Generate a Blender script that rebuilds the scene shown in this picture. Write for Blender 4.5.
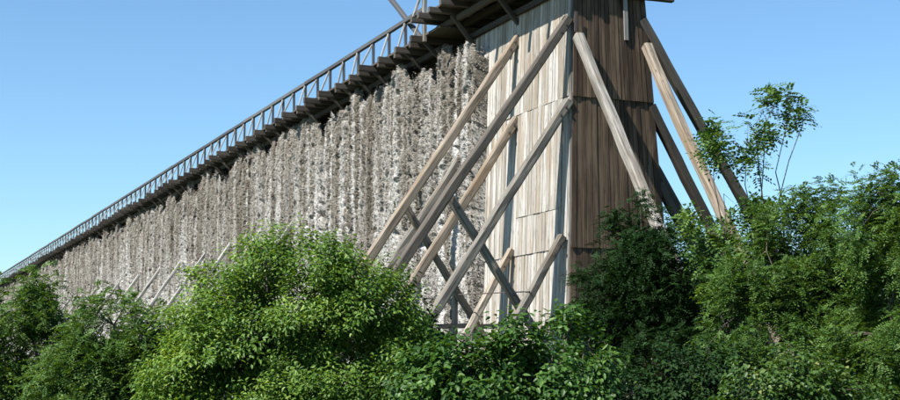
import bpy, bmesh, math, random
import numpy as np
from mathutils import Vector, Matrix

# ------------------------------------------------------------------ clear
for o in list(bpy.data.objects):
    bpy.data.objects.remove(o, do_unlink=True)
scene = bpy.context.scene
COL = scene.collection
R = math.radians

# ------------------------------------------------------------------ camera
PITCH = math.atan(171 / 1400)
cam_d = bpy.data.cameras.new('camera')
cam_d.sensor_width = 36.0
cam_d.lens = 56.0
cam_d.clip_start = 0.1
cam_d.clip_end = 3000
cam = bpy.data.objects.new('camera', cam_d)
COL.objects.link(cam)
cam.location = (0, 0, 1.7)
cam.rotation_euler = (math.pi / 2 + PITCH, 0, 0)
scene.camera = cam

# ------------------------------------------------------------------ tower frame (u along the wall, v out of the sunny side, z up)
YAW = math.atan(601 / math.hypot(1400, 171))
AX = Vector((-math.sin(YAW), math.cos(YAW), 0))
NX = Vector((-math.cos(YAW), -math.sin(YAW), 0))
ORG = Vector((3.5, 42.0, 0))

# ------------------------------------------------------------------ sky and sun
SUN_EL = R(50)
PHI = R(14)
sh = (NX * math.cos(PHI) - AX * math.sin(PHI)).normalized()          # horizontal direction towards the sun
to_sun = Vector((sh.x * math.cos(SUN_EL), sh.y * math.cos(SUN_EL), math.sin(SUN_EL)))
world = bpy.data.worlds.new('World')
scene.world = world
world.use_nodes = True
wn = world.node_tree.nodes
bg = wn['Background']
sky = wn.new('ShaderNodeTexSky')
sky.sky_type = 'NISHITA'
sky.sun_disc = False
sky.sun_elevation = SUN_EL
sky.sun_rotation = math.atan2(sh.x, sh.y)
sky.altitude = 50
sky.air_density = 1.0
sky.dust_density = 0.3
sky.ozone_density = 1.6
tint = wn.new('ShaderNodeMix')                                     # the camera's cool white balance
tint.data_type = 'RGBA'
tint.blend_type = 'MULTIPLY'
tint.inputs[0].default_value = 1.0
tint.inputs[7].default_value = (0.97, 1.27, 1.43, 1)
world.node_tree.links.new(sky.outputs[0], tint.inputs[6])
world.node_tree.links.new(tint.outputs[2], bg.inputs[0])
bg.inputs[1].default_value = 0.054
sun_d = bpy.data.lights.new('sun', 'SUN')
sun_d.energy = 4.9
sun_d.angle = R(0.53)
sun_d.color = (1.0, 0.96, 0.90)
sun = bpy.data.objects.new('sun', sun_d)
COL.objects.link(sun)
sun.rotation_euler = (-to_sun).to_track_quat('-Z', 'Y').to_euler()
sun.location = (-20, -20, 40)

vs = scene.view_settings
vs.view_transform = 'Standard'
vs.look = 'None'
vs.exposure = 1.22
vs.gamma = 1.0
vs.use_curve_mapping = False

rng = np.random.default_rng(7)
random.seed(7)


# ------------------------------------------------------------------ materials
def new_mat(name):
    m = bpy.data.materials.new(name)
    m.use_nodes = True
    nt = m.node_tree
    return m, nt, nt.nodes['Principled BSDF'], nt.nodes['Material Output']


def N(nt, t, **kw):
    n = nt.nodes.new(t)
    for k, v in kw.items():
        setattr(n, k, v)
    return n


def ramp(nt, stops):
    r = nt.nodes.new('ShaderNodeValToRGB')
    el = r.color_ramp.elements
    while len(el) > 1:
        el.remove(el[-1])
    el[0].position = stops[0][0]
    el[0].color = (*stops[0][1], 1)
    for p, c in stops[1:]:
        e = el.new(p)
        e.color = (*c, 1)
    return r


def wood(name, cols, axis='Z', dark=(0.05, 0.04, 0.032), stain=0.5, grain=26.0, patch=None):
    """weathered timber: grain runs along `axis` of the object; every object gets its own tint and grain offset"""
    m, nt, b, out = new_mat(name)
    L = nt.links.new
    tc = N(nt, 'ShaderNodeTexCoord')
    oi = N(nt, 'ShaderNodeObjectInfo')
    off = N(nt, 'ShaderNodeVectorMath', operation='SCALE')
    cmb = N(nt, 'ShaderNodeCombineXYZ')
    for k, s in enumerate((37.0, 91.0, 53.0)):
        mm = N(nt, 'ShaderNodeMath', operation='MULTIPLY')
        mm.inputs[1].default_value = s
        L(oi.outputs['Random'], mm.inputs[0])
        L(mm.outputs[0], cmb.inputs[k])
    add = N(nt, 'ShaderNodeVectorMath', operation='ADD')
    L(tc.outputs['Object'], add.inputs[0])
    L(cmb.outputs[0], add.inputs[1])
    mp = N(nt, 'ShaderNodeMapping')
    sc = [grain, grain, grain]
    sc['XYZ'.index(axis)] = 0.55
    mp.inputs['Scale'].default_value = sc
    L(add.outputs[0], mp.inputs[0])
    g = N(nt, 'ShaderNodeTexNoise')
    g.inputs['Scale'].default_value = 1.0
    g.inputs['Detail'].default_value = 6
    g.inputs['Roughness'].default_value = 0.65
    L(mp.outputs[0], g.inputs[0])
    big = N(nt, 'ShaderNodeTexNoise')
    big.inputs['Scale'].default_value = 0.9
    big.inputs['Detail'].default_value = 5
    L(add.outputs[0], big.inputs[0])
    # base tint by object
    cr = ramp(nt, [(i / max(1, len(cols) - 1), c) for i, c in enumerate(cols)])
    mixv = N(nt, 'ShaderNodeMath', operation='MULTIPLY_ADD')
    L(big.outputs['Fac'], mixv.inputs[0])
    mixv.inputs[1].default_value = 0.7
    r2 = N(nt, 'ShaderNodeMath', operation='MULTIPLY_ADD')
    L(oi.outputs['Random'], r2.inputs[0])
    r2.inputs[1].default_value = 0.85
    r2.inputs[2].default_value = -0.27
    L(r2.outputs[0], mixv.inputs[2])
    L(mixv.outputs[0], cr.inputs[0])
    # dark grain lines
    gr = ramp(nt, [(0.36, (1, 1, 1)), (0.56, (0, 0, 0))])
    L(g.outputs['Fac'], gr.inputs[0])
    mul = N(nt, 'ShaderNodeMath', operation='MULTIPLY')
    mul.inputs[1].default_value = stain
    L(gr.outputs[0], mul.inputs[0])
    mx = N(nt, 'ShaderNodeMix', data_type='RGBA')
    L(mul.outputs[0], mx.inputs[0])
    L(cr.outputs[0], mx.inputs[6])
    mx.inputs[7].default_value = (*dark, 1)
    # long checks following the grain
    mpc = N(nt, 'ShaderNodeMapping')
    scc = [grain * 0.8] * 3
    scc['XYZ'.index(axis)] = 0.22
    mpc.inputs['Scale'].default_value = scc
    L(add.outputs[0], mpc.inputs[0])
    ck = N(nt, 'ShaderNodeTexNoise')
    ck.inputs['Scale'].default_value = 1.0
    ck.inputs['Detail'].default_value = 3
    L(mpc.outputs[0], ck.inputs[0])
    ckr = ramp(nt, [(0.475, (0, 0, 0)), (0.495, (1, 1, 1)), (0.515, (0, 0, 0))])
    L(ck.outputs['Fac'], ckr.inputs[0])
    ckm = N(nt, 'ShaderNodeMath', operation='MULTIPLY')
    ckm.inputs[1].default_value = 0.6
    L(ckr.outputs[0], ckm.inputs[0])
    mxc = N(nt, 'ShaderNodeMix', data_type='RGBA')
    L(ckm.outputs[0], mxc.inputs[0])
    L(mx.outputs[2], mxc.inputs[6])
    mxc.inputs[7].default_value = (dark[0] * 0.6, dark[1] * 0.6, dark[2] * 0.6, 1)
    mx = mxc
    # knots
    vo = N(nt, 'ShaderNodeTexVoronoi')
    vo.inputs['Scale'].default_value = 1.0
    mp2 = N(nt, 'ShaderNodeMapping')
    s2 = [5.0, 5.0, 5.0]
    s2['XYZ'.index(axis)] = 1.6
    mp2.inputs['Scale'].default_value = s2
    L(add.outputs[0], mp2.inputs[0])
    L(mp2.outputs[0], vo.inputs[0])
    kr = ramp(nt, [(0.06, (1, 1, 1)), (0.17, (0, 0, 0))])
    L(vo.outputs['Distance'], kr.inputs[0])
    km = N(nt, 'ShaderNodeMath', operation='MULTIPLY')
    km.inputs[1].default_value = 0.75
    L(kr.outputs[0], km.inputs[0])
    mx2 = N(nt, 'ShaderNodeMix', data_type='RGBA')
    L(km.outputs[0], mx2.inputs[0])
    L(mx.outputs[2], mx2.inputs[6])
    mx2.inputs[7].default_value = (*dark, 1)
    last = mx2.outputs[2]
    if patch:                                                        # brown resin / rain stains with their own shape
        pn = N(nt, 'ShaderNodeTexNoise')
        pn.inputs['Scale'].default_value = 1.0
        pn.inputs['Detail'].default_value = 5
        mp3 = N(nt, 'ShaderNodeMapping')
        s3 = [3.2, 3.2, 3.2]
        s3['XYZ'.index(axis)] = 0.45
        mp3.inputs['Scale'].default_value = s3
        L(add.outputs[0], mp3.inputs[0])
        L(mp3.outputs[0], pn.inputs[0])
        pr = ramp(nt, [(0.50, (0, 0, 0)), (0.64, (1, 1, 1))])
        L(pn.outputs['Fac'], pr.inputs[0])
        pm = N(nt, 'ShaderNodeMath', operation='MULTIPLY')
        pm.inputs[1].default_value = patch[1]
        L(pr.outputs[0], pm.inputs[0])
        mx3 = N(nt, 'ShaderNodeMix', data_type='RGBA')
        L(pm.outputs[0], mx3.inputs[0])
        L(last, mx3.inputs[6])
        mx3.inputs[7].default_value = (*patch[0], 1)
        last = mx3.outputs[2]
    L(last, b.inputs['Base Color'])
    b.inputs['Roughness'].default_value = 0.82
    b.inputs['Specular IOR Level'].default_value = 0.25
    bp = N(nt, 'ShaderNodeBump')
    bp.inputs['Strength'].default_value = 0.55
    bp.inputs['Distance'].default_value = 0.02
    L(g.outputs['Fac'], bp.inputs['Height'])
    L(bp.outputs[0], b.inputs['Normal'])
    return m


M = {}
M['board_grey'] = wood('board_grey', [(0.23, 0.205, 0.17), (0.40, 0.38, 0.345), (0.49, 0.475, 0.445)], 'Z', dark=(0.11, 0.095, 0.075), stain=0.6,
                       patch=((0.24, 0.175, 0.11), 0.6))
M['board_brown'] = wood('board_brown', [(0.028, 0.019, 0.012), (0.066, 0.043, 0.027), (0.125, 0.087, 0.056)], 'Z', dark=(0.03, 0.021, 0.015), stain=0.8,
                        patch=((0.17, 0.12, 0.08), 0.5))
M['beam'] = wood('beam', [(0.15, 0.137, 0.115), (0.25, 0.233, 0.205), (0.36, 0.34, 0.31)], 'X', dark=(0.04, 0.034, 0.028), stain=0.75, grain=13,
                 patch=((0.13, 0.095, 0.062), 0.55))
M['beam_tan'] = wood('beam_tan', [(0.19, 0.155, 0.115), (0.30, 0.255, 0.20), (0.40, 0.36, 0.30)], 'X', dark=(0.06, 0.045, 0.033), stain=0.75, grain=13,
                     patch=((0.16, 0.11, 0.065), 0.6))
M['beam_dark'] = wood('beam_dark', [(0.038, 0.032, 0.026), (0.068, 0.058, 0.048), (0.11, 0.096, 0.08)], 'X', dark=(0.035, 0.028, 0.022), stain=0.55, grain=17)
M['rail'] = wood('rail', [(0.05, 0.052, 0.057), (0.075, 0.08, 0.086), (0.11, 0.115, 0.12)], 'X', dark=(0.05, 0.05, 0.05), stain=0.4)
M['rail_pale'] = wood('rail_pale', [(0.22, 0.21, 0.195), (0.30, 0.29, 0.27), (0.37, 0.36, 0.34)], 'X', dark=(0.14, 0.125, 0.105), stain=0.4)
m, nt, b, out = new_mat('iron')
b.inputs['Base Color'].default_value = (0.06, 0.045, 0.04, 1)
b.inputs['Roughness'].default_value = 0.7
M['iron'] = m


BRUSH_TC = []


def brush_mat(name, stops):
    m, nt, b, out = new_mat(name)
    L = nt.links.new
    tc = N(nt, 'ShaderNodeTexCoord')
    BRUSH_TC.append(tc)
    oi = N(nt, 'ShaderNodeObjectInfo')
    cmb = N(nt, 'ShaderNodeCombineXYZ')
    for k, s in enumerate((0.0, 0.0, 0.0)):
        mm = N(nt, 'ShaderNodeMath', operation='MULTIPLY')
        mm.inputs[1].default_value = s
        L(oi.outputs['Random'], mm.inputs[0])
        L(mm.outputs[0], cmb.inputs[k])
    add = N(nt, 'ShaderNodeVectorMath', operation='ADD')
    L(tc.outputs['Object'], add.inputs[0])
    L(cmb.outputs[0], add.inputs[1])
    mp = N(nt, 'ShaderNodeMapping')
    mp.inputs['Scale'].default_value = (2.4, 0.5, 0.07)
    L(add.outputs[0], mp.inputs[0])
    s = N(nt, 'ShaderNodeTexNoise')
    s.inputs['Scale'].default_value = 1.0
    s.inputs['Detail'].default_value = 4
    s.inputs['Roughness'].default_value = 0.6
    L(mp.outputs[0], s.inputs[0])
    f = N(nt, 'ShaderNodeTexNoise')
    f.inputs['Scale'].default_value = 15.0
    f.inputs['Detail'].default_value = 8
    f.inputs['Roughness'].default_value = 0.75
    L(add.outputs[0], f.inputs[0])
    # salt crusted streaks over grey brown twigs
    c1 = ramp(nt, stops)
    sm = N(nt, 'ShaderNodeMath', operation='MULTIPLY_ADD')
    L(f.outputs['Fac'], sm.inputs[0])
    sm.inputs[1].default_value = 0.42
    sx = N(nt, 'ShaderNodeSeparateXYZ')
    L(tc.outputs['Object'], sx.inputs[0])
    zr = N(nt, 'ShaderNodeMapRange')                                 # the brine leaves more crust on its way down
    L(sx.outputs[2], zr.inputs[0])
    zr.inputs[1].default_value = 5.0
    zr.inputs[2].default_value = 13.5
    zr.inputs[3].default_value = 0.105
    zr.inputs[4].default_value = 0.215
    sm2 = N(nt, 'ShaderNodeMath', operation='SUBTRACT')
    L(s.outputs['Fac'], sm2.inputs[0])
    L(zr.outputs[0], sm2.inputs[1])
    L(sm2.outputs[0], sm.inputs[2])
    L(sm.outputs[0], c1.inputs[0])
    geo = N(nt, 'ShaderNodeNewGeometry')
    isl = ramp(nt, [(0.0, (0.6, 0.55, 0.49)), (0.5, (0.93, 0.92, 0.9)), (1.0, (1.12, 1.11, 1.1))])
    L(geo.outputs['Random Per Island'], isl.inputs[0])
    mx = N(nt, 'ShaderNodeMix', data_type='RGBA', blend_type='MULTIPLY')
    mx.inputs[0].default_value = 1.0
    L(c1.outputs[0], mx.inputs[6])
    L(isl.outputs[0], mx.inputs[7])
    L(mx.outputs[2], b.inputs['Base Color'])
    b.inputs['Roughness'].default_value = 0.9
    b.inputs['Specular IOR Level'].default_value = 0.15
    return m


M['brush'] = brush_mat('brushwood_twigs', [(0.33, (0.145, 0.124, 0.098)), (0.48, (0.235, 0.216, 0.188)), (0.57, (0.32, 0.308, 0.288)), (0.70, (0.42, 0.415, 0.405))])
M['brush_bed'] = brush_mat('brushwood_bed', [(0.36, (0.065, 0.055, 0.043)), (0.52, (0.12, 0.11, 0.095)), (0.62, (0.27, 0.265, 0.25)), (0.74, (0.42, 0.42, 0.415))])
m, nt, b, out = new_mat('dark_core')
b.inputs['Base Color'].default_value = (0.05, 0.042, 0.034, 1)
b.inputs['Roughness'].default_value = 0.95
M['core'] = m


def leaf_mat(name, ca, cb, cc, trans=0.32, rough=0.45, spec=0.25, pos=(0.0, 0.55, 1.0)):
    m, nt, b, out = new_mat(name)
    L = nt.links.new
    geo = N(nt, 'ShaderNodeNewGeometry')
    tc = N(nt, 'ShaderNodeTexCoord')
    no = N(nt, 'ShaderNodeTexNoise')
    no.inputs['Scale'].default_value = 1.3
    no.inputs['Detail'].default_value = 2
    L(tc.outputs['Object'], no.inputs[0])
    mi = N(nt, 'ShaderNodeMath', operation='MULTIPLY_ADD')
    L(geo.outputs['Random Per Island'], mi.inputs[0])
    mi.inputs[1].default_value = 0.62
    m2 = N(nt, 'ShaderNodeMath', operation='MULTIPLY_ADD')
    L(no.outputs['Fac'], m2.inputs[0])
    m2.inputs[1].default_value = 0.9
    m2.inputs[2].default_value = -0.26
    L(m2.outputs[0], mi.inputs[2])
    cr = ramp(nt, list(zip(pos, (ca, cb, cc))))
    L(mi.outputs[0], cr.inputs[0])
    L(cr.outputs[0], b.inputs['Base Color'])
    b.inputs['Roughness'].default_value = rough
    b.inputs['Specular IOR Level'].default_value = spec
    tr = N(nt, 'ShaderNodeBsdfTranslucent')
    hs = N(nt, 'ShaderNodeMix', data_type='RGBA', blend_type='MULTIPLY')
    hs.inputs[0].default_value = 1.0
    L(cr.outputs[0], hs.inputs[6])
    hs.inputs[7].default_value = (1.5, 1.35, 0.5, 1)
    L(hs.outputs[2], tr.inputs[0])
    ms = N(nt, 'ShaderNodeMixShader')
    ms.inputs[0].default_value = trans
    L(b.outputs[0], ms.inputs[1])
    L(tr.outputs[0], ms.inputs[2])
    L(ms.outputs[0], out.inputs[0])
    return m


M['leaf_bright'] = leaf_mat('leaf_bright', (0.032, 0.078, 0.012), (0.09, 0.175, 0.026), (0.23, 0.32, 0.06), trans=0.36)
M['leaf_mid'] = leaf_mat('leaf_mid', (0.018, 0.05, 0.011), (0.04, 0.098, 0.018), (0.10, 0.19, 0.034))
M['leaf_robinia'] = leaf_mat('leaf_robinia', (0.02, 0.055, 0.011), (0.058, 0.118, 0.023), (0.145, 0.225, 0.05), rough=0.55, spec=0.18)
M['leaf_shade_tint'] = leaf_mat('leaf_shade_tint', (0.007, 0.022, 0.006), (0.013, 0.035, 0.009), (0.028, 0.064, 0.014), trans=0.2, spec=0.1, rough=0.6)  # shadow over these plants is painted into their leaf colour
M['leaf_yellow'] = leaf_mat('leaf_yellow', (0.022, 0.058, 0.014), (0.06, 0.115, 0.022), (0.30, 0.28, 0.10), pos=(0.0, 0.78, 1.0))
M['leaf_far'] = leaf_mat('leaf_far', (0.022, 0.052, 0.018), (0.035, 0.078, 0.024), (0.055, 0.11, 0.03))
M['grass'] = leaf_mat('grass', (0.03, 0.07, 0.012), (0.05, 0.10, 0.018), (0.10, 0.13, 0.03))
m, nt, b, out = new_mat('bark')
_n = N(nt, 'ShaderNodeTexNoise')
_n.inputs['Scale'].default_value = 22
_n.inputs['Detail'].default_value = 6
_r = ramp(nt, [(0.35, (0.03, 0.024, 0.018)), (0.65, (0.11, 0.09, 0.068))])
nt.links.new(_n.outputs['Fac'], _r.inputs[0])
nt.links.new(_r.outputs[0], b.inputs['Base Color'])
b.inputs['Roughness'].default_value = 0.9
M['bark'] = m
m, nt, b, out = new_mat('soil')
_n = N(nt, 'ShaderNodeTexNoise')
_n.inputs['Scale'].default_value = 0.8
_n.inputs['Detail'].default_value = 8
_r = ramp(nt, [(0.35, (0.045, 0.06, 0.02)), (0.55, (0.07, 0.08, 0.03)), (0.7, (0.11, 0.09, 0.055))])
nt.links.new(_n.outputs['Fac'], _r.inputs[0])
nt.links.new(_r.outputs[0], b.inputs['Base Color'])
b.inputs['Roughness'].default_value = 1.0
M['soil'] = m


# ------------------------------------------------------------------ mesh helpers
def mesh_np(name, verts, faces, mat, smooth=False):
    """verts (n,3) array, faces (m,k) array of one polygon size"""
    me = bpy.data.meshes.new(name)
    verts = np.asarray(verts, dtype=np.float32)
    faces = np.asarray(faces, dtype=np.int32)
    k = faces.shape[1]
    me.vertices.add(len(verts))
    me.vertices.foreach_set('co', verts.ravel())
    me.loops.add(faces.size)
    me.loops.foreach_set('vertex_index', faces.ravel())
    me.polygons.add(len(faces))
    me.polygons.foreach_set('loop_start', np.arange(0, faces.size, k, dtype=np.int32))
    me.polygons.foreach_set('loop_total', np.full(len(faces), k, dtype=np.int32))
    if smooth:
        me.polygons.foreach_set('use_smooth', np.ones(len(faces), dtype=bool))
    me.update(calc_edges=True)
    me.materials.append(mat)
    return me


def link(name, me, parent=None, loc=None, rot=None):
    o = bpy.data.objects.new(name, me)
    COL.objects.link(o)
    if parent:
        o.parent = parent
    if loc is not None:
        o.location = loc
    if rot is not None:
        o.rotation_mode = 'QUATERNION'
        o.rotation_quaternion = rot
    return o


def empty(name, loc, rz=0.0, label=None, cat=None, group=None):
    o = link(name, None, None, loc)
    o.rotation_euler = (0, 0, rz)
    tag(o, label, cat, group)
    return o


def tag(o, label=None, cat=None, group=None, kind=None):
    if label: o['label'] = label
    if cat: o['category'] = cat
    if group: o['group'] = group
    if kind: o['kind'] = kind
    return o


BOXF = [(0, 3, 2, 1), (4, 5, 6, 7), (0, 1, 5, 4), (1, 2, 6, 5), (2, 3, 7, 6), (3, 0, 4, 7)]


def beam_mesh(name, length, w, h, mat, seg=8, wob=0.012, bev=0.016, seed=0, taper=0.0):
    """squared timber along +X with chamfered, slightly uneven edges (8-sided section)"""
    r = np.random.default_rng(seed)
    sec = np.array([(-w/2+bev, -h/2), (w/2-bev, -h/2), (w/2, -h/2+bev), (w/2, h/2-bev),
                    (w/2-bev, h/2), (-w/2+bev, h/2), (-w/2, h/2-bev), (-w/2, -h/2+bev)])
    V, F = [], []
    off = np.cumsum(r.normal(0, wob * 0.5, (seg + 1, 2)), axis=0)
    off -= np.linspace(0, 1, seg + 1)[:, None] * off[-1]
    for i in range(seg + 1):
        t = i / seg
        s = sec * (1 + r.normal(0, 0.018)) * (1 - taper * t) + off[i] + r.normal(0, wob * 0.25, sec.shape)
        for a, b_ in s:
            V.append((length * t, a, b_))
    for i in range(seg):
        for k in range(8):
            k2 = (k + 1) % 8
            F.append((i*8+k, i*8+k2, i*8+8+k2, i*8+8+k))
    me = bpy.data.meshes.new(name)
    n = seg * 8
    F.append(tuple(range(7, -1, -1)))
    F.append(tuple(range(n, n + 8)))
    me.from_pydata(V, [], F)
    me.materials.append(mat)
    return me


def frame_quat(A, B, up=(0, 0, 1)):
    x = (Vector(B) - Vector(A)).normalized()
    upv = Vector(up)
    if abs(x.dot(upv)) > 0.98:
        upv = Vector((1, 0, 0))
    y = upv.cross(x).normalized()
    z = x.cross(y).normalized()
    m = Matrix((x, y, z)).transposed()
    return m.to_quaternion()


_bs = [0]


def beam(name, A, B, w, h, mat, parent, seg=8, wob=0.012, bev=0.016, me=None, taper=0.0):
    A, B = Vector(A), Vector(B)
    _bs[0] += 1
    if me is None:
        me = beam_mesh(name, (B - A).length, w, h, mat, seg, wob, bev, _bs[0], taper)
    return link(name, me, parent, A, frame_quat(A, B))


def prism(name, quad, nrm, thick, mat, parent):
    """board: a quad (4 points, ccw seen from outside) given a thickness inwards along -nrm"""
    q = [Vector(p) for p in quad]
    n = Vector(nrm)
    V = [p - n * thick for p in q] + q
    F = [(0, 3, 2, 1), (4, 5, 6, 7), (0, 1, 5, 4), (1, 2, 6, 5), (2, 3, 7, 6), (3, 0, 4, 7)]
    me = bpy.data.meshes.new(name)
    me.from_pydata([tuple(v) for v in V], [], F)
    me.materials.append(mat)
    return link(name, me, parent)


def boxes_mesh(name, boxes, mat):
    V, F = [], []
    for (x0, x1, y0, y1, z0, z1) in boxes:
        n = len(V)
        V += [(x0, y0, z0), (x1, y0, z0), (x1, y1, z0), (x0, y1, z0), (x0, y0, z1), (x1, y0, z1), (x1, y1, z1), (x0, y1, z1)]
        F += [tuple(n + i for i in f) for f in BOXF]
    me = bpy.data.meshes.new(name)
    me.from_pydata(V, [], F)
    me.materials.append(mat)
    return me


def vnoise(shape, cells, r):
    """value noise on a 2-D grid"""
    g = r.random((cells[0] + 2, cells[1] + 2))
    y = np.linspace(0, cells[0], shape[0], endpoint=False)
    x = np.linspace(0, cells[1], shape[1], endpoint=False)
    yi, xi = y.astype(int), x.astype(int)
    fy, fx = y - yi, x - xi
    fy = fy * fy * (3 - 2 * fy)
    fx = fx * fx * (3 - 2 * fx)
    a = g[np.ix_(yi, xi)]
    b_ = g[np.ix_(yi, xi + 1)]
    c = g[np.ix_(yi + 1, xi)]
    d = g[np.ix_(yi + 1, xi + 1)]
    FX, FY = fx[None, :], fy[:, None]
    return (a * (1 - FX) + b_ * FX) * (1 - FY) + (c * (1 - FX) + d * FX) * FY


def norm(a):
    return a / np.maximum(1e-9, np.linalg.norm(a, axis=-1, keepdims=True))


# ------------------------------------------------------------------ ground
def build_ground():
    n = 90
    t = np.linspace(-1, 1, n)
    s = np.sign(t) * (np.abs(t) ** 2.2) * 1500
    X, Y = np.meshgrid(s, s + 30)
    Z = 0.10 * np.sin(X * 0.31 + 1.3) * np.cos(Y * 0.23) - 0.06
    V = np.stack([X, Y, Z], -1).reshape(-1, 3)
    i = np.arange(n * n).reshape(n, n)
    F = np.stack([i[:-1, :-1], i[:-1, 1:], i[1:, 1:], i[1:, :-1]], -1).reshape(-1, 4)
    o = link('ground', mesh_np('ground', V, F, M['soil'], True))
    tag(o, kind='structure')


build_ground()

# ------------------------------------------------------------------ the graduation tower
tower = empty('graduation_tower', ORG, math.atan2(AX.y, AX.x),
              'very long weathered timber graduation tower packed with grey brushwood, propped by slanting beams', 'graduation tower')
for _t in BRUSH_TC:
    _t.object = tower                                                # crust streaks run on across the columns
bL, bE = 0.035, 0.025
LEN = 205.0
BAY = [0.42, 4.05, 7.55]


def vL(z): return -bL * z                       # sunny side face
def vR(z): return -3.94 + 0.066 * z             # far side face
def uE(z): return bE * z                        # end face


# ---- dark core behind boards and brushwood
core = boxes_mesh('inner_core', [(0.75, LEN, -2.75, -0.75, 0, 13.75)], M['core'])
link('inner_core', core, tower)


# ---- boarded sunny side (two bays by the corner)
def side_wall():
    w = link('side_wall', boxes_mesh('side_wall', [(0.62, 8.0, -0.74, -0.62, 0.0, 13.7)], M['board_grey']), tower)
    tiers = [(0.0, 5.5, 0.10), (5.43, 10.2, 0.06), (10.12, 13.72, 0.02)]
    nl = Vector((0, 1, bL)).normalized()
    r = random.Random(3)
    for ti, (z0, z1, d) in enumerate(tiers):
        d = (0.0, 0.035, 0.07)[ti]
        u = uE(5) + 0.17
        while u < 8.0:
            bw = r.choice((0.17, 0.2, 0.22, 0.25))
            u2 = min(u + bw, 8.0)
            parts = [(z0, z1, d)]
            if ti == 1 and 0.5 < u < 3.75:
                parts = [(z0, 6.75, d), (6.68, z1, d + 0.022)]
            for (a, b_, dd) in parts:
                j = r.uniform(-0.008, 0.008)
                a2 = a + r.uniform(-0.009, 0.0) if a > 0 else a
                g = r.uniform(0.006, 0.016)
                quad = [(u + g, vL(a2) + dd + j, a2), (u2 - g, vL(a2) + dd + j + r.uniform(-.004, .004), a2),
                        (u2 - g, vL(b_) + dd + j, b_), (u + g, vL(b_) + dd + j, b_)]
                prism('board', quad, (0, 1, bL), 0.028, M['board_grey'], w)
            u = u2
    return w


wall = side_wall()


# ---- boarded end wall
def end_wall():
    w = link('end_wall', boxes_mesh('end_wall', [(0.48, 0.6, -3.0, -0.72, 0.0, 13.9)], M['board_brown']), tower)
    tiers = [(0.0, 5.5, 0.0), (5.42, 10.2, 0.04), (10.1, 14.3, 0.085)]
    r = random.Random(5)
    for (z0, z1, d) in tiers:
        fr = [0.0]
        while fr[-1] < 0.965:
            fr.append(fr[-1] + r.uniform(0.043, 0.068))
        fr[-1] = 1.0
        for k in range(len(fr) - 1):
            j = r.uniform(-0.01, 0.012)
            a2 = z0 + (r.uniform(-0.012, 0.0) if z0 > 0 else 0)

            def P(f, z, g):
                l, rr = vL(z) - 0.02, vR(z)
                return (uE(z) - d - j, l + (rr - l) * f + g, z)
            quad = [P(fr[k], a2, -0.011), P(fr[k], z1, -0.008), P(fr[k + 1], z1, 0.008), P(fr[k + 1], a2, 0.011)]
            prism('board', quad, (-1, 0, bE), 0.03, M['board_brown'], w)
    return w


ewall = end_wall()

# corner posts (pale narrow faces at the corner)
beam('corner_post', (uE(0) + 0.10, vL(0) - 0.055, 0.0), (uE(13.9) + 0.10, vL(13.9) - 0.055, 13.9), 0.18, 0.16, M['beam'], tower, seg=14)
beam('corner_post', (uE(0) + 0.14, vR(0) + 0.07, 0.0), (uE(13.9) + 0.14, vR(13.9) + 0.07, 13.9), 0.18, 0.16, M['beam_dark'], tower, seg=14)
# horizontal plate under the platform on the sunny side
beam('wall_plate', (0.35, vL(13.7) + 0.14, 13.62), (8.1, vL(13.7) + 0.14, 13.62), 0.16, 0.2, M['beam_dark'], tower, seg=8)

# ---- struts, frame by frame
SW = 0.28


def strut(u, v0, z0, v1, z1, w=SW, mat='beam', parent=tower):
    return beam('strut', (u, v0, z0), (u, v1, z1), w, w, M[mat], parent, seg=18, wob=0.02, bev=0.045)


# corner frame
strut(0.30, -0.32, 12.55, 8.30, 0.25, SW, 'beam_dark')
strut(0.28, -0.28, 9.95, 6.32, 0.25)
strut(0.33, -0.05, 5.75, 3.25, 0.25, 0.25)
strut(0.66, 3.62, 6.95, -1.1, 0.3, 0.24)
# second frame
strut(BAY[1], -0.40, 12.80, 8.25, 0.25, SW, 'beam_tan')
strut(BAY[1], -0.34, 10.02, 6.12, 0.25, SW, 'beam_tan')
strut(BAY[1], -0.12, 5.65, 3.05, 0.25, 0.24, 'beam_tan')
strut(BAY[1] + 0.33, 3.50, 6.95, -0.95, 0.3, 0.22)
# third frame
strut(BAY[2], -0.34, 9.95, 6.1, 0.25)
# struts standing out of the brushwood further along
strut(11.1, -0.3, 9.7, 6.0, 0.2, 0.26)
fr_u = [28.2, 34.2, 40.2, 46.0, 52.6, 59.6, 67.4, 75.2, 80.0, 87.0, 94.5, 102.0, 110.0, 118.0, 127.0, 136.0, 146.0, 157.0, 168.0, 180.0]
for i, u in enumerate(fr_u):
    strut(u, -0.3, 9.55, 6.0, 0.2, 0.2, 'rail_pale')
    if i % 2 == 0 or i in (3, 5):
        strut(u + 0.9, -0.3, 7.6, 4.3, 0.2, 0.2, 'rail_pale')
# end struts, leaning out along the wall's axis
beam('strut', (0.10, -0.55, 11.95), (-8.35, -0.45, 0.2), 0.30, 0.30, M['beam'], tower, seg=18, wob=0.02, bev=0.045)
beam('strut', (0.02, -2.95, 11.85), (-7.9, -3.05, 0.2), 0.30, 0.30, M['beam_tan'], tower, seg=18, wob=0.02, bev=0.045)
# far side struts seen past the end wall
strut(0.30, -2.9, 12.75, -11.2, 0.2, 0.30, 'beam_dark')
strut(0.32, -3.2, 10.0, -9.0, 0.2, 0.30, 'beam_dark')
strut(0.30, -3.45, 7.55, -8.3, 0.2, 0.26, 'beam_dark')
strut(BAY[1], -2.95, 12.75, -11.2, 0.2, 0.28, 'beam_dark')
strut(BAY[1], -3.2, 10.0, -9.0, 0.2, 0.28, 'beam_dark')
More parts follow.
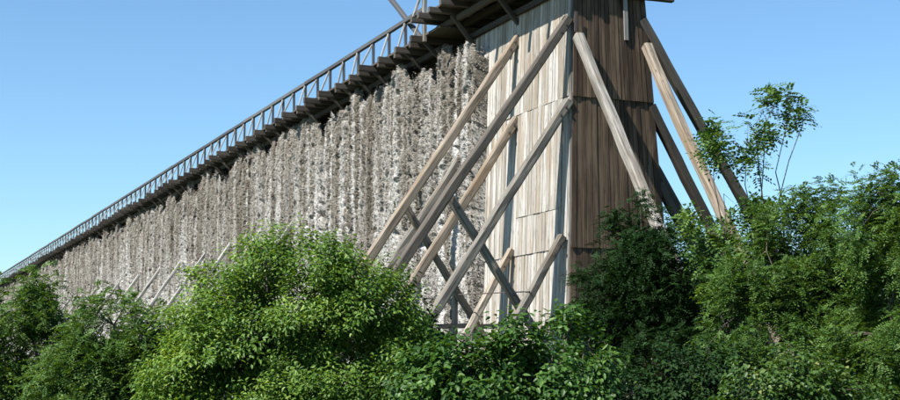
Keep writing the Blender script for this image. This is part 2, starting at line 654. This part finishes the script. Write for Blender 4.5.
# bolt heads and an iron strap where the near struts meet the wall
def bolt(u, v, z, parent=tower):
    me = bpy.data.meshes.get('bolt_head')
    if me is None:
        bm = bmesh.new()
        bmesh.ops.create_cone(bm, cap_ends=True, segments=8, radius1=0.042, radius2=0.034, depth=0.05)
        me = bpy.data.meshes.new('bolt_head')
        bm.to_mesh(me)
        bm.free()
        me.materials.append(M['iron'])
    o = link('bolt_head', me, parent, (u, v, z))
    o.rotation_euler = (0, math.pi / 2, 0)


for (u0, v0, z0, sl) in ((0.30, -0.32, 12.55, 1.427), (0.28, -0.28, 9.95, 1.47), (0.33, -0.05, 5.75, 1.667), (BAY[1], -0.40, 12.8, 1.451), (BAY[1], -0.34, 10.02, 1.512), (BAY[1], -0.12, 5.65, 1.703)):
    for dv in (0.16, 0.34):
        bolt(u0 - 0.15, v0 + dv, z0 - dv * sl)
for (v0, z0) in ((3.3, 6.95 - 0.32 * 1.41), (1.5, 3.96)):
    bolt(0.52, v0, z0)
beam('iron_strap', (0.13, vL(12.2) - 0.05, 12.1), (0.13, vL(12.7) - 0.05, 12.75), 0.1, 0.03, M['iron'], tower, seg=2, wob=0.001, bev=0.004)
# low tie rails and an iron rod between the frames
beam('tie_rail', (4.45, 2.35, 3.12), (4.55, 0.2, 3.16), 0.14, 0.16, M['beam'], tower)
beam('tie_rail', (4.45, 2.45, 2.55), (4.55, 0.2, 2.55), 0.14, 0.16, M['beam'], tower)
beam('tie_post', (4.62, 1.72, 0.1), (4.62, 1.66, 4.3), 0.15, 0.15, M['beam'], tower)
beam('tie_post', (4.62, 0.95, 0.1), (4.62, 0.95, 3.6), 0.15, 0.15, M['beam'], tower)
beam('iron_rod', (4.3, 1.75, 4.15), (0.18, 1.15, 4.05), 0.035, 0.035, M['iron'], tower, bev=0.006, wob=0.004)
beam('iron_rod', (4.3, 1.65, 2.9), (0.18, 1.6, 2.75), 0.035, 0.035, M['iron'], tower, bev=0.006, wob=0.004)


# ---- brushwood columns
CW = 1.8


def brush_column(seed):
    r = np.random.default_rng(seed)
    nu, nz = 44, 280
    u = np.linspace(0, 1, nu)
    z = np.linspace(0, 1, nz)
    top = 12.66 + (0.65 + 0.35 * r.random()) * np.abs(np.sin(np.pi * u * (2 if seed % 3 == 0 else 1))) ** 0.6
    top = top + 0.35 * (vnoise((1, nu), (1, 11), r)[0] - 0.5)
    split = 0.3 + 0.4 * r.random()
    # long bulge with one deep crevice and hanging ridges
    prof = 0.14 * (1 - np.abs(2 * u - 1) ** 8) + 0.13
    prof -= 0.26 * np.exp(-((u - split) / 0.035) ** 2) * (0.4 + 0.6 * r.random())
    ridge = vnoise((nz, nu), (2, 9), r) * 0.24 + vnoise((nz, nu), (6, 17), r) * 0.17 + vnoise((nz, nu), (30, 9), r) * 0.10
    rows = vnoise((nz, nu), (110, 26), r) * 0.10 + vnoise((nz, nu), (200, 40), r) * 0.05 + r.random((nz, nu)) * 0.03
    holes = vnoise((nz, nu), (60, 13), r) * 0.6 + vnoise((nz, nu), (16, 6), r) * 0.4
    D = -0.52 + prof[None, :] + ridge + rows - 0.6 * np.clip(holes - 0.61, 0, 1) / 0.3
    D += 0.12 * np.exp(-((1 - z[:, None]) / 0.02) ** 2) * -1
    U = u[None, :] * CW + r.normal(0, 0.012, (nz, nu))
    U[:, 0] = 0
    U[:, -1] = CW
    D[:, 0] = -0.75
    D[:, -1] = -0.75
    U[:, 1] = 0.01
    U[:, -2] = CW - 0.01
    Zg = z[:, None] * top[None, :] + r.normal(0, 0.016, (nz, nu))
    Zg[0] = 0
    V = np.stack([U, D, Zg], -1).reshape(-1, 3)
    i = np.arange(nu * nz).reshape(nz, nu)
    F = np.stack([i[:-1, :-1], i[1:, :-1], i[1:, 1:], i[:-1, 1:]], -1).reshape(-1, 4)
    tri = np.concatenate([F[:, [0, 1, 2]], F[:, [0, 2, 3]]])
    # twig ends sticking out
    K = 26000
    ui = r.integers(0, nu, K)
    zi = r.integers(0, nz, K)
    base = V.reshape(nz, nu, 3)[zi, ui] + r.normal(0, 0.02, (K, 3))
    ns = 2600                                                        # rough flanks of the column
    base[:ns, 0] = np.where(r.random(ns) < 0.5, 0.0, CW) + r.normal(0, 0.015, ns)
    base[:ns, 1] = r.uniform(-0.75, -0.05, ns)
    d = norm(np.stack([r.normal(0, 0.5, K), 0.75 + 0.5 * r.random(K), r.normal(-0.05, 0.5, K)], -1))
    ln = r.uniform(0.02, 0.075, K) * (0.8 + 1.5 * (r.random(K) < 0.04))
    rad = r.uniform(0.007, 0.021, K)
    s1 = norm(np.cross(d, np.array([0.2, 0.1, 1.0])))
    s2 = np.cross(d, s1)
    base = base - d * 0.02
    vs_ = []
    for k in range(3):
        a = 2 * math.pi * k / 3
        vs_.append(base + (s1 * math.cos(a) + s2 * math.sin(a)) * rad[:, None])
    vs_.append(base + d * (ln + 0.02)[:, None])
    TV = np.stack(vs_, 1).reshape(-1, 3)
    o = len(V) + np.arange(K)[:, None] * 4
    TF = np.concatenate([o + np.array([[0, 1, 3]]), o + np.array([[1, 2, 3]]), o + np.array([[2, 0, 3]])])
    me = mesh_np('brushwood_column', np.concatenate([V, TV]), np.concatenate([tri, TF]), M['brush_bed'])
    me.materials.append(M['brush'])
    me.polygons.foreach_set('material_index', np.concatenate([np.zeros(len(tri), np.int32), np.ones(len(TF), np.int32)]))
    return me


NV = 7
cols = [brush_column(100 + k) for k in range(NV)]
u = 6.35
k = 0
prev = -1
while u < LEN:
    c = random.randrange(NV)
    while c == prev:
        c = random.randrange(NV)
    prev = c
    o = link('brushwood_column', cols[c], tower, (u, 0.10 + random.uniform(-0.12, 0.12), 0))
    s = random.uniform(0.95, 1.035)
    flip = random.random() < 0.5
    wide = random.uniform(0.7, 1.25)
    o.scale = (wide, random.uniform(0.85, 1.15), s)
    u += CW * wide - 0.01
    k += 1

# ---- gallery along the top
GZ = 14.0
gal = link('gallery', boxes_mesh('gallery_deck', [(8.3 + 4.0 * i, 8.3 + 4.0 * i + 3.98, -2.9, 0.66, GZ + 0.02 + 0.004 * (i % 2), GZ + 0.09 + 0.004 * (i % 2))
                                                 for i in range(49)], M['beam_dark']), tower)
RV = 0.62
br_me = beam_mesh('bracket', 2.1, 0.20, 0.24, M['beam_dark'], 4, 0.008, 0.012, 900)
kn_me = [beam_mesh('knee_brace', 1.25, 0.13, 0.13, M['beam_dark'], 3, 0.008, 0.012, 901 + q) for q in range(2)]
po_me = beam_mesh('rail_post', 1.0, 0.10, 0.10, M['rail'], 3, 0.004, 0.01, 905)
rb_me = beam_mesh('rail_brace', 1.0, 0.07, 0.07, M['rail_pale'], 3, 0.004, 0.008, 906)
q_br = frame_quat((0, -0.9, 0), (0, 1.2, 0))
i = 0
u = 9.95
rs = random.Random(11)
while u < LEN - 2:
    j = rs.uniform(-0.06, 0.06)
    e = rs.uniform(-0.14, 0.12)
    link('bracket', br_me, gal, (u + j, -0.95 + e, GZ - 0.10 + rs.uniform(-0.03, 0.008)), q_br)
    link('bracket', br_me, gal, (u + 0.85 + j, -1.25 + e, GZ - 0.095), q_br)
    A, B = Vector((u + j, -0.25, GZ - 0.95)), Vector((u + j, 0.62, GZ - 0.18))
    if rs.random() < 0.8:
        link('knee_brace', kn_me[i % 2], gal, A, frame_quat(A, B))
    A, B = Vector((u + j, RV, GZ + 0.0)), Vector((u + j + rs.uniform(-0.05, 0.05), RV, GZ + 1.02))
    link('rail_post', po_me, gal, A, frame_quat(A, B))
    A, B = Vector((u + j, 1.02 + e, GZ + 0.0)), Vector((u + j, RV + 0.05, GZ + 0.92))
    link('rail_brace', rb_me, gal, A, frame_quat(A, B))
    u += 1.85
    i += 1
# hand rail in lengths, with uneven joints
u = 9.9
prev = 0.0
while u < LEN - 3:
    l = rs.choice((5.55, 7.4, 7.4, 9.25))
    z0, z1 = GZ + 1.03 + rs.uniform(-0.03, 0.03) + 0.0011 * u, GZ + 1.03 + rs.uniform(-0.015, 0.02) + 0.0011 * (u + l)
    beam('hand_rail', (u, RV, z0), (u + l - 0.01, RV, z1), 0.16, 0.16, M['rail'], gal, seg=5, wob=0.006, bev=0.01)
    u += l
# edge board under the posts
u = 10.0
while u < LEN - 3:
    beam('edge_beam', (u, -0.15, GZ - 0.34), (u + 7.38, -0.15, GZ - 0.34), 0.2, 0.22, M['beam_dark'], gal, seg=5)
    u += 7.4

# ---- head platform at the end of the tower
PZ = 14.42
plat = link('head_platform', boxes_mesh('head_platform', [(-0.12, 9.3, -4.15, 1.06, PZ + 0.10, PZ + 0.17)], M['beam_dark']), tower)
for u in (0.0, 1.35, 2.7, 4.05, 5.3, 6.5, 7.6, 8.5, 9.2):
    beam('joist', (u, -4.45, PZ), (u, 1.42 + rs.uniform(-0.06, 0.06), PZ), 0.18, 0.20, M['beam_dark'], plat, seg=6)
for u in (4.05, 7.6):
    beam('knee_brace', (u, vL(13.3) + 0.05, 13.25), (u, 0.5, PZ - 0.1), 0.15, 0.15, M['beam_dark'], plat, seg=4)
for v in (-0.35, 0.28):
    beam('platform_beam', (-0.1, v, PZ - 0.21), (9.4, v, PZ - 0.21), 0.18, 0.2, M['beam_dark'], plat, seg=7)
for u, v in ((9.15, 0.95), (6.2, 0.95), (3.2, 0.95), (0.1, 0.95), (0.1, -1.55), (0.1, -4.0)):
    beam('rail_post', (u, v, PZ + 0.16), (u, v, PZ + 1.25), 0.11, 0.11, M['rail_pale'], plat, seg=3)
beam('hand_rail', (9.2, 0.95, PZ + 1.27), (0.05, 0.95, PZ + 1.27), 0.1, 0.1, M['rail'], plat)
beam('hand_rail', (0.1, 0.93, PZ + 1.275), (0.1, -4.05, PZ + 1.275), 0.1, 0.1, M['rail'], plat)
beam('rail_brace', (9.15, 1.36, PZ + 0.1), (9.15, 1.0, PZ + 1.15), 0.09, 0.09, M['rail_pale'], plat)
beam('end_post', (9.75, 0.66, 13.8), (9.75, 0.66, 16.2), 0.13, 0.13, M['beam'], plat, seg=4)
beam('cross_beam', (0.14, -4.0, 13.52), (0.14, -1.85, 13.50), 0.2, 0.24, M['beam_dark'], plat, seg=4)
# loose board hanging on the end wall, pole leaning out above the gallery
beam('hanging_board', (0.13, -2.22, 14.4), (0.18, -2.30, 12.02), 0.14, 0.05, M['rail_pale'], tower, seg=4, wob=0.004, bev=0.006)
beam('leaning_pole', (10.6, 0.42, 14.1), (16.2, 0.10, 17.7), 0.2, 0.2, M['rail'], tower, seg=6, bev=0.045)


# ------------------------------------------------------------------ vegetation
def leaf_geo(base, d, nrm, ln, wd, fold=0.25, six=True):
    """leaves as folded blades; base,d,nrm (n,3); ln,wd (n,)"""
    n = len(base)
    d = norm(d)
    nrm = norm(nrm - d * np.sum(nrm * d, -1, keepdims=True))
    s = np.cross(d, nrm)
    ln = ln[:, None]
    wd = wd[:, None]
    if six:
        P = [base, base + d*ln*0.33 + s*wd*0.5 + nrm*wd*fold*0.5, base + d*ln*0.7 + s*wd*0.36 + nrm*wd*fold*0.3 - nrm*ln*0.04,
             base + d*ln - nrm*ln*0.14, base + d*ln*0.7 - s*wd*0.36 + nrm*wd*fold*0.3 - nrm*ln*0.04, base + d*ln*0.33 - s*wd*0.5 + nrm*wd*fold*0.5]
        V = np.stack(P, 1).reshape(-1, 3)
        o = np.arange(n)[:, None] * 6
        F = np.concatenate([o + np.array([[0, 1, 2, 3]]), o + np.array([[0, 3, 4, 5]])])
    else:
        P = [base, base + d*ln*0.5 + s*wd*0.5, base + d*ln, base + d*ln*0.5 - s*wd*0.5]
        V = np.stack(P, 1).reshape(-1, 3)
        o = np.arange(n)[:, None] * 4
        F = o + np.array([[0, 1, 2, 3]])
    return V, F


def hash3(p, cell, r):
    """smooth 3-D value noise"""
    g = r.random((16, 16, 16))
    q = p / cell + 1000.0
    i = np.floor(q).astype(int)
    f = q - i
    f = f * f * (3 - 2 * f)
    out = np.zeros(len(p))
    for a in (0, 1):
        for b_ in (0, 1):
            for c in (0, 1):
                w = (f[:, 0] if a else 1 - f[:, 0]) * (f[:, 1] if b_ else 1 - f[:, 1]) * (f[:, 2] if c else 1 - f[:, 2])
                out += w * g[(i[:, 0] + a) % 16, (i[:, 1] + b_) % 16, (i[:, 2] + c) % 16]
    return out


def sample_lobes(lobes, n, r, gap=0.42, cell=0.5, shell=0.45):
    vol = np.array([l[1][0] * l[1][1] * l[1][2] for l in lobes]) ** 0.8
    k = r.choice(len(lobes), size=n * 3, p=vol / vol.sum())
    C = np.array([l[0] for l in lobes])[k]
    Rr = np.array([l[1] for l in lobes])[k]
    d = norm(r.normal(size=(n * 3, 3)))
    rad = r.random(n * 3) ** shell * np.where(r.random(n * 3) < 0.10, r.uniform(1.0, 1.2, n * 3), 1.0)
    P = C + d * Rr * rad[:, None]
    keep = (hash3(P, cell, r) > gap) & (P[:, 2] > 0.12)
    P, C, d = P[keep][:n], C[keep][:n], d[keep][:n]
    return P, norm(d + np.array([0, 0, 0.55]) + r.normal(0, 0.35, d.shape)), C


def stick_geo(A, B, ra, rb):
    """3-sided tapered sticks"""
    d = norm(B - A)
    s1 = norm(np.cross(d, np.array([0.31, 0.17, 0.93])))
    s2 = np.cross(d, s1)
    n = len(A)
    P = []
    for (c, rr) in ((A, ra), (B, rb)):
        for k in range(3):
            a = 2 * math.pi * k / 3
            P.append(c + (s1 * math.cos(a) + s2 * math.sin(a)) * np.broadcast_to(np.asarray(rr, float).reshape(-1, 1), (n, 1)))
    V = np.stack(P, 1).reshape(-1, 3)
    o = np.arange(n)[:, None] * 6
    F = np.concatenate([o + np.array([[0, 1, 4, 3]]), o + np.array([[1, 2, 5, 4]]), o + np.array([[2, 0, 3, 5]])])
    return V, F


def skeleton(base, lobes, tips, tipC, r, stem_r, nst=5):
    """stems from the foot to the lobes, thin twigs from the stems to the leafy shoots"""
    A, B, ra, rb = [], [], [], []
    nodes = []
    for (c, rad) in lobes:
        c = np.array(c)
        p = np.array(base) + np.array([r.normal(0, 0.08), r.normal(0, 0.08), 0])
        K = 6
        w = r.normal(0, 0.06 * np.linalg.norm(c - p), (K, 3))
        pts = [p]
        for i in range(1, K + 1):
            t = i / K
            q = p + (c + np.array([0, 0, rad[2] * 0.5]) - p) * np.array([t ** 1.25, t ** 1.25, t ** 0.9]) + (w[i-1] * 0.5 if i < K else 0)
            pts.append(q)
        for i in range(K):
            A.append(pts[i]); B.append(pts[i+1])
            ra.append(stem_r * (1 - 0.13 * i)); rb.append(stem_r * (1 - 0.13 * (i + 1)))
        nodes += pts[2:]
    nodes = np.array(nodes)
    # limbs
    n = min(len(tips), 130)
    sel = r.choice(len(tips), n, replace=False)
    lim = tips[sel]
    dd = np.linalg.norm(lim[:, None, :] - nodes[None] + np.array([0, 0, 0.0]), axis=-1)
    j = dd.argmin(1)
    for a, q in zip(nodes[j], lim):
        mid = (a + q) / 2 + r.normal(0, 0.05, 3) + np.array([0, 0, 0.03])
        A += [a, mid]; B += [mid, q]
        ra += [stem_r * 0.2, stem_r * 0.13]; rb += [stem_r * 0.13, stem_r * 0.06]
    return stick_geo(np.array(A), np.array(B), np.array(ra), np.array(rb))


def broadleaf(name, loc, lobes, n, mat, seed, label, cat, group=None, ll=0.085, lw=0.05, shoot=0.32, per=13, gap=0.42, cell=0.5, stem=0.045, shell=0.45):
    r = np.random.default_rng(seed)
    P, D, C = sample_lobes(lobes, n, r, gap, cell, shell)
    n = len(P)
    t = (np.arange(per) + 0.5) / per
    ang = np.arange(per) * 2.4 + r.random((n, 1)) * 6.28
    s1 = norm(np.cross(D, np.array([0.3, 0.2, 0.95])))
    s2 = np.cross(D, s1)
    bend = (t ** 2)[None, :, None] * np.array([0, 0, -0.35]) * shoot
    base = P[:, None] + D[:, None] * (t[None, :, None] - 0.4) * shoot * r.uniform(0.7, 1.4, (n, 1, 1)) + bend
    side = s1[:, None] * np.cos(ang)[..., None] + s2[:, None] * np.sin(ang)[..., None]
    d = D[:, None] * 0.45 + side * 0.9 + np.array([0, 0, -0.45]) + r.normal(0, 0.25, (n, per, 3))
    base = base + side * 0.035
    nr = np.array([0, 0, 0.8]) + D[:, None] * 0.4 + r.normal(0, 0.38, (n, per, 3)) + np.array([to_sun.x, to_sun.y, 0]) * 0.25
    ln = ll * r.uniform(0.45, 1.35, n * per)
    wd = lw * r.uniform(0.7, 1.2, n * per)
    V, F = leaf_geo(base.reshape(-1, 3), d.reshape(-1, 3), nr.reshape(-1, 3), ln, wd)
    root = empty(name, loc, 0, label, cat, group)
    link('crown', mesh_np('crown', V, F, M[mat]), root)
    sv, sf = skeleton((0, 0, -0.1), lobes, P, C, r, stem)
    link('trunk', mesh_np('trunk', sv, sf, M['bark'], True), root)
    return root


def robinia(name, loc, lobes, n, mat, seed, label, cat, group=None, comp=0.28, ll=0.058, lw=0.027, pairs=6, per=5, gap=0.46, cell=0.5, stem=0.06, shell=0.42):
    """pinnate foliage: shoots carry compound leaves, each with paired leaflets on a drooping midrib"""
    r = np.random.default_rng(seed)
    P, D, C = sample_lobes(lobes, n, r, gap, cell, shell)
    n = len(P)
    ang = np.arange(per) * 2.4 + r.random((n, 1)) * 6.28
    s1 = norm(np.cross(D, np.array([0.3, 0.2, 0.95])))
    s2 = np.cross(D, s1)
    t = (np.arange(per) + 0.3) / per
    base = P[:, None] + D[:, None] * (t[None, :, None] - 0.4) * 0.3
    side = s1[:, None] * np.cos(ang)[..., None] + s2[:, None] * np.sin(ang)[..., None]
    d = norm(D[:, None] * 0.5 + side * 0.9 + r.normal(0, 0.15, (n, per, 3)))
    base = base.reshape(-1, 3)
    d = d.reshape(-1, 3)
    m_ = len(base)
    L_ = comp * r.uniform(0.65, 1.25, m_)
    up = norm(np.array([0, 0, 1.0]) + r.normal(0, 0.35, (m_, 3)) + np.array([to_sun.x, to_sun.y, 0]) * 0.3)
    up = norm(up - d * np.sum(up * d, -1, keepdims=True))
    sd = np.cross(d, up)
    B_, DD, NN = [], [], []
    for k in range(pairs):
        tt = 0.25 + 0.75 * k / pairs
        q = base + d * (L_ * tt)[:, None] - np.array([0, 0, 1.0]) * (L_ * 0.35 * tt * tt)[:, None]
        for s in (-1, 1):
            B_.append(q); DD.append(sd * s * 0.9 + d * 0.35 - up * 0.12); NN.append(up + r.normal(0, 0.22, (m_, 3)))
    q = base + d * L_[:, None] - np.array([0, 0, 1.0]) * (L_ * 0.35)[:, None]
    B_.append(q); DD.append(d - np.array([0, 0, 0.5])); NN.append(up)
    B_ = np.stack(B_, 1).reshape(-1, 3)
    DD = np.stack(DD, 1).reshape(-1, 3)
    NN = np.stack(NN, 1).reshape(-1, 3)
    K = len(B_)
    V, F = leaf_geo(B_, DD, NN, ll * r.uniform(0.75, 1.2, K), lw * r.uniform(0.8, 1.2, K), six=False)
    root = empty(name, loc, 0, label, cat, group)
    link('crown', mesh_np('crown', V, F, M[mat]), root)
    sv, sf = skeleton((0, 0, -0.1), lobes, P, C, r, stem)
    link('trunk', mesh_np('trunk', sv, sf, M['bark'], True), root)
    return root


def at(px, Y):
    """ground spot at distance Y seen at image column px of a 900 wide picture"""
    return ((px - 450) / 1410.4 * Y, Y, 0.0)


# the big sunlit bush in front of the brushwood
broadleaf('leafy_bush', at(288, 18), [((-0.05, 0, 2.15), (1.05, 1.0, 1.45)), ((-0.85, -0.2, 1.75), (0.85, 0.9, 1.3)), ((0.85, 0.1, 2.0), (0.95, 0.9, 1.25)),
                                      ((-1.35, -0.1, 1.05), (0.65, 0.7, 1.1)), ((0.2, -0.3, 1.1), (1.5, 0.8, 1.1)), ((1.45, 0.1, 1.25), (0.5, 0.6, 1.2)),
                                      ((-0.3, 0.0, 3.05), (0.45, 0.45, 0.42)), ((0.55, 0, 3.0), (0.4, 0.4, 0.4)), ((-1.15, -0.1, 2.55), (0.3, 0.3, 0.5))],
          6800, 'leaf_bright', 24, 'big round bright green bush in full sun before the brushwood wall', 'bush', per=17, gap=0.45, cell=0.34, ll=0.064, lw=0.030, shoot=0.36)
# low sunlit shrubs under the struts
broadleaf('low_shrub', at(470, 16.5), [((0, 0, 1.3), (0.7, 0.6, 0.95)), ((0.55, 0.1, 1.5), (0.4, 0.5, 0.85)), ((-0.5, 0, 1.15), (0.5, 0.5, 0.9)), ((0.95, 0, 1.25), (0.5, 0.5, 1.0))],
          2000, 'leaf_mid', 31, 'low broad-leaved shrub under the crossing struts', 'shrub', ll=0.088, lw=0.052, per=10, cell=0.35, gap=0.46)
broadleaf('low_shrub', at(552, 18.5), [((0, 0, 1.2), (0.75, 0.6, 1.0)), ((0.45, 0.1, 1.6), (0.45, 0.5, 0.85)), ((0.3, 0, 2.3), (0.2, 0.3, 0.45))],
          800, 'leaf_mid', 32, 'low green shrub before the foot of the tower corner', 'shrub', ll=0.088, lw=0.05, per=10, cell=0.35, gap=0.46)
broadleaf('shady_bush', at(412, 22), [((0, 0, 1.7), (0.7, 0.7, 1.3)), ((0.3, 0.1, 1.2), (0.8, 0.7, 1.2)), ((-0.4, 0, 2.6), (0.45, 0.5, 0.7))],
          1400, 'leaf_shade_tint', 33, 'dark shaded bush just right of the big bright bush', 'bush', cell=0.4)
# left feathery trees
robinia('locust_tree', at(35, 26), [((0, 0, 2.3), (1.0, 0.9, 1.2)), ((-0.9, 0, 2.2), (0.9, 0.9, 1.15)), ((0.4, 0, 1.3), (1.2, 0.9, 1.3)), ((0.2, 0, 3.0), (0.5, 0.5, 0.6)), ((-0.5, -0.3, 1.0), (1.2, 0.9, 1.0))],
        1700, 'leaf_robinia', 41, 'feathery green young tree at the left edge of the photo', 'tree')
robinia('locust_tree', at(112, 24), [((0, 0, 1.9), (0.8, 0.8, 1.15)), ((0.7, 0, 1.6), (0.7, 0.8, 1.15)), ((-0.5, 0, 1.1), (0.9, 0.8, 1.1)), ((0.3, 0, 0.9), (1.1, 0.8, 0.9)), ((1.05, 0.3, 1.5), (0.6, 0.7, 1.0))],
        2600, 'leaf_robinia', 42, 'lower feathery shrub between the left edge tree and the bright bush', 'shrub', gap=0.4)
# right hand side
robinia('shaded_tree', at(634, 31), [((0.15, 0, 4.1), (1.0, 0.9, 1.4)), ((0.4, -0.2, 2.2), (1.7, 1.0, 2.0)), ((-0.9, 0, 2.0), (0.9, 0.9, 1.7)), ((-1.45, -0.2, 1.6), (0.7, 0.8, 1.5)), ((-1.1, 0, 3.2), (0.5, 0.5, 0.7)), ((1.4, 0, 2.3), (1.1, 0.9, 1.9)), ((0.2, 0, 5.0), (0.55, 0.5, 0.7)), ((1.1, 0, 3.3), (0.7, 0.7, 1.0))],
        4600, 'leaf_shade_tint', 51, 'dense shade-coloured tree before the brown boarded end wall', 'tree', gap=0.44, cell=0.55)  # its shade comes from the darkened leaf colour
robinia('locust_tree', at(822, 27), [((0.1, 0, 4.2), (1.4, 1.0, 1.1)), ((-1.0, 0, 3.4), (1.0, 0.9, 1.2)), ((0.9, 0.2, 3.6), (1.1, 0.9, 1.3)), ((-0.3, -0.2, 2.0), (1.9, 1.0, 1.8)), ((0.25, 0, 4.75), (0.9, 0.6, 0.5)), ((0.8, -0.2, 1.9), (1.4, 1.0, 1.7)), ((-1.6, 0, 1.9), (0.8, 0.9, 1.7))],
        3300, 'leaf_robinia', 52, 'tall bushy feathery tree right of the slender sapling', 'tree')
robinia('locust_tree', at(903, 25), [((0, 0, 4.1), (0.95, 0.9, 1.2)), ((0.3, 0, 2.8), (1.2, 0.9, 1.6)), ((-0.4, 0, 1.6), (1.1, 0.9, 1.5))],
        2100, 'leaf_robinia', 53, 'feathery tree cut off by the right edge of the photo', 'tree')
broadleaf('yellowing_shrub', at(785, 20), [((0, 0, 1.2), (0.9, 0.6, 0.95)), ((0.7, 0, 1.0), (0.7, 0.6, 0.85)), ((-0.6, 0, 0.9), (0.6, 0.6, 0.8))],
          900, 'leaf_yellow', 54, 'low shrub with some yellow leaves at the lower right', 'shrub', ll=0.085, lw=0.055, per=9, cell=0.35)
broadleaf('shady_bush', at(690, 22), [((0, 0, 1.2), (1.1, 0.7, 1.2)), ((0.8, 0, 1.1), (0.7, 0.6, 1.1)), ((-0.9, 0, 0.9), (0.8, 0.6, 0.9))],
          1500, 'leaf_shade_tint', 56, 'low dark bush between the corner shrub and the yellowing shrub', 'bush', cell=0.4)
# slender sapling
robinia('sapling', at(748, 28), [((-0.55, 0, 6.3), (0.25, 0.25, 0.5)), ((0.1, 0, 6.0), (0.3, 0.3, 0.7)), ((0.75, 0, 7.1), (0.3, 0.3, 0.3)), ((1.0, 0, 6.85), (0.3, 0.3, 0.25)),
                                 ((1.25, 0, 6.6), (0.2, 0.2, 0.2)), ((0.5, 0, 6.65), (0.25, 0.25, 0.3)), ((-0.4, 0, 4.9), (0.3, 0.3, 0.7)), ((0.3, 0, 4.6), (0.3, 0.3, 0.8)), ((-0.9, 0, 4.6), (0.25, 0.25, 0.7)), ((-0.3, 0, 3.6), (0.6, 0.4, 0.9))],
        330, 'leaf_robinia', 55, 'slender open sapling rising against the sky beside the end struts', 'sapling', gap=0.42, cell=0.4, stem=0.034, ll=0.10, lw=0.046, pairs=4, per=4)
# trees behind the tower on the right
for k, (px, Y, h, w_) in enumerate(((688, 66, 9.2, 2.4), (742, 72, 8.6, 3.0), (800, 64, 8.2, 3.0), (860, 70, 8.9, 3.2), (920, 62, 8.0, 3.2))):
    broadleaf('background_tree', at(px, Y), [((0, 0, h * 0.62), (w_, w_, h * 0.36)), ((w_ * 0.5, 0, h * 0.42), (w_ * 0.8, w_, h * 0.35)), ((-w_ * 0.5, 0, h * 0.4), (w_ * 0.8, w_, h * 0.33))],
              900, 'leaf_far', 70 + k, ('shaded background tree seen low between the end struts', 'background tree behind the foot of the sapling', 'background tree behind the bushy feathery tree',
                                        'background tree showing between the two right-hand trees', 'background tree at the far right edge')[k], 'tree',
              'trees behind the tower', ll=0.26, lw=0.18, shoot=0.7, per=9, cell=1.0, stem=0.12)


# undergrowth and grass: one mass nobody could count
def undergrowth():
    r = np.random.default_rng(90)
    n = 26000
    Y = 13 + 27 * r.random(n) ** 1.2
    X = (r.random(n) - 0.5) * 0.78 * Y
    P = np.stack([X, Y, np.zeros(n) - 0.08], -1)
    d = np.stack([r.normal(0, 0.3, n), r.normal(0, 0.3, n), np.ones(n)], -1)
    nr = r.normal(size=(n, 3))
    h = r.uniform(0.25, 0.75, n)
    V, F = leaf_geo(P, d, nr, h, r.uniform(0.02, 0.05, n))
    o = link('undergrowth', mesh_np('undergrowth', V, F, M['grass']))
    tag(o, 'tall grass and weeds growing under the bushes', 'undergrowth', kind='stuff')


undergrowth()
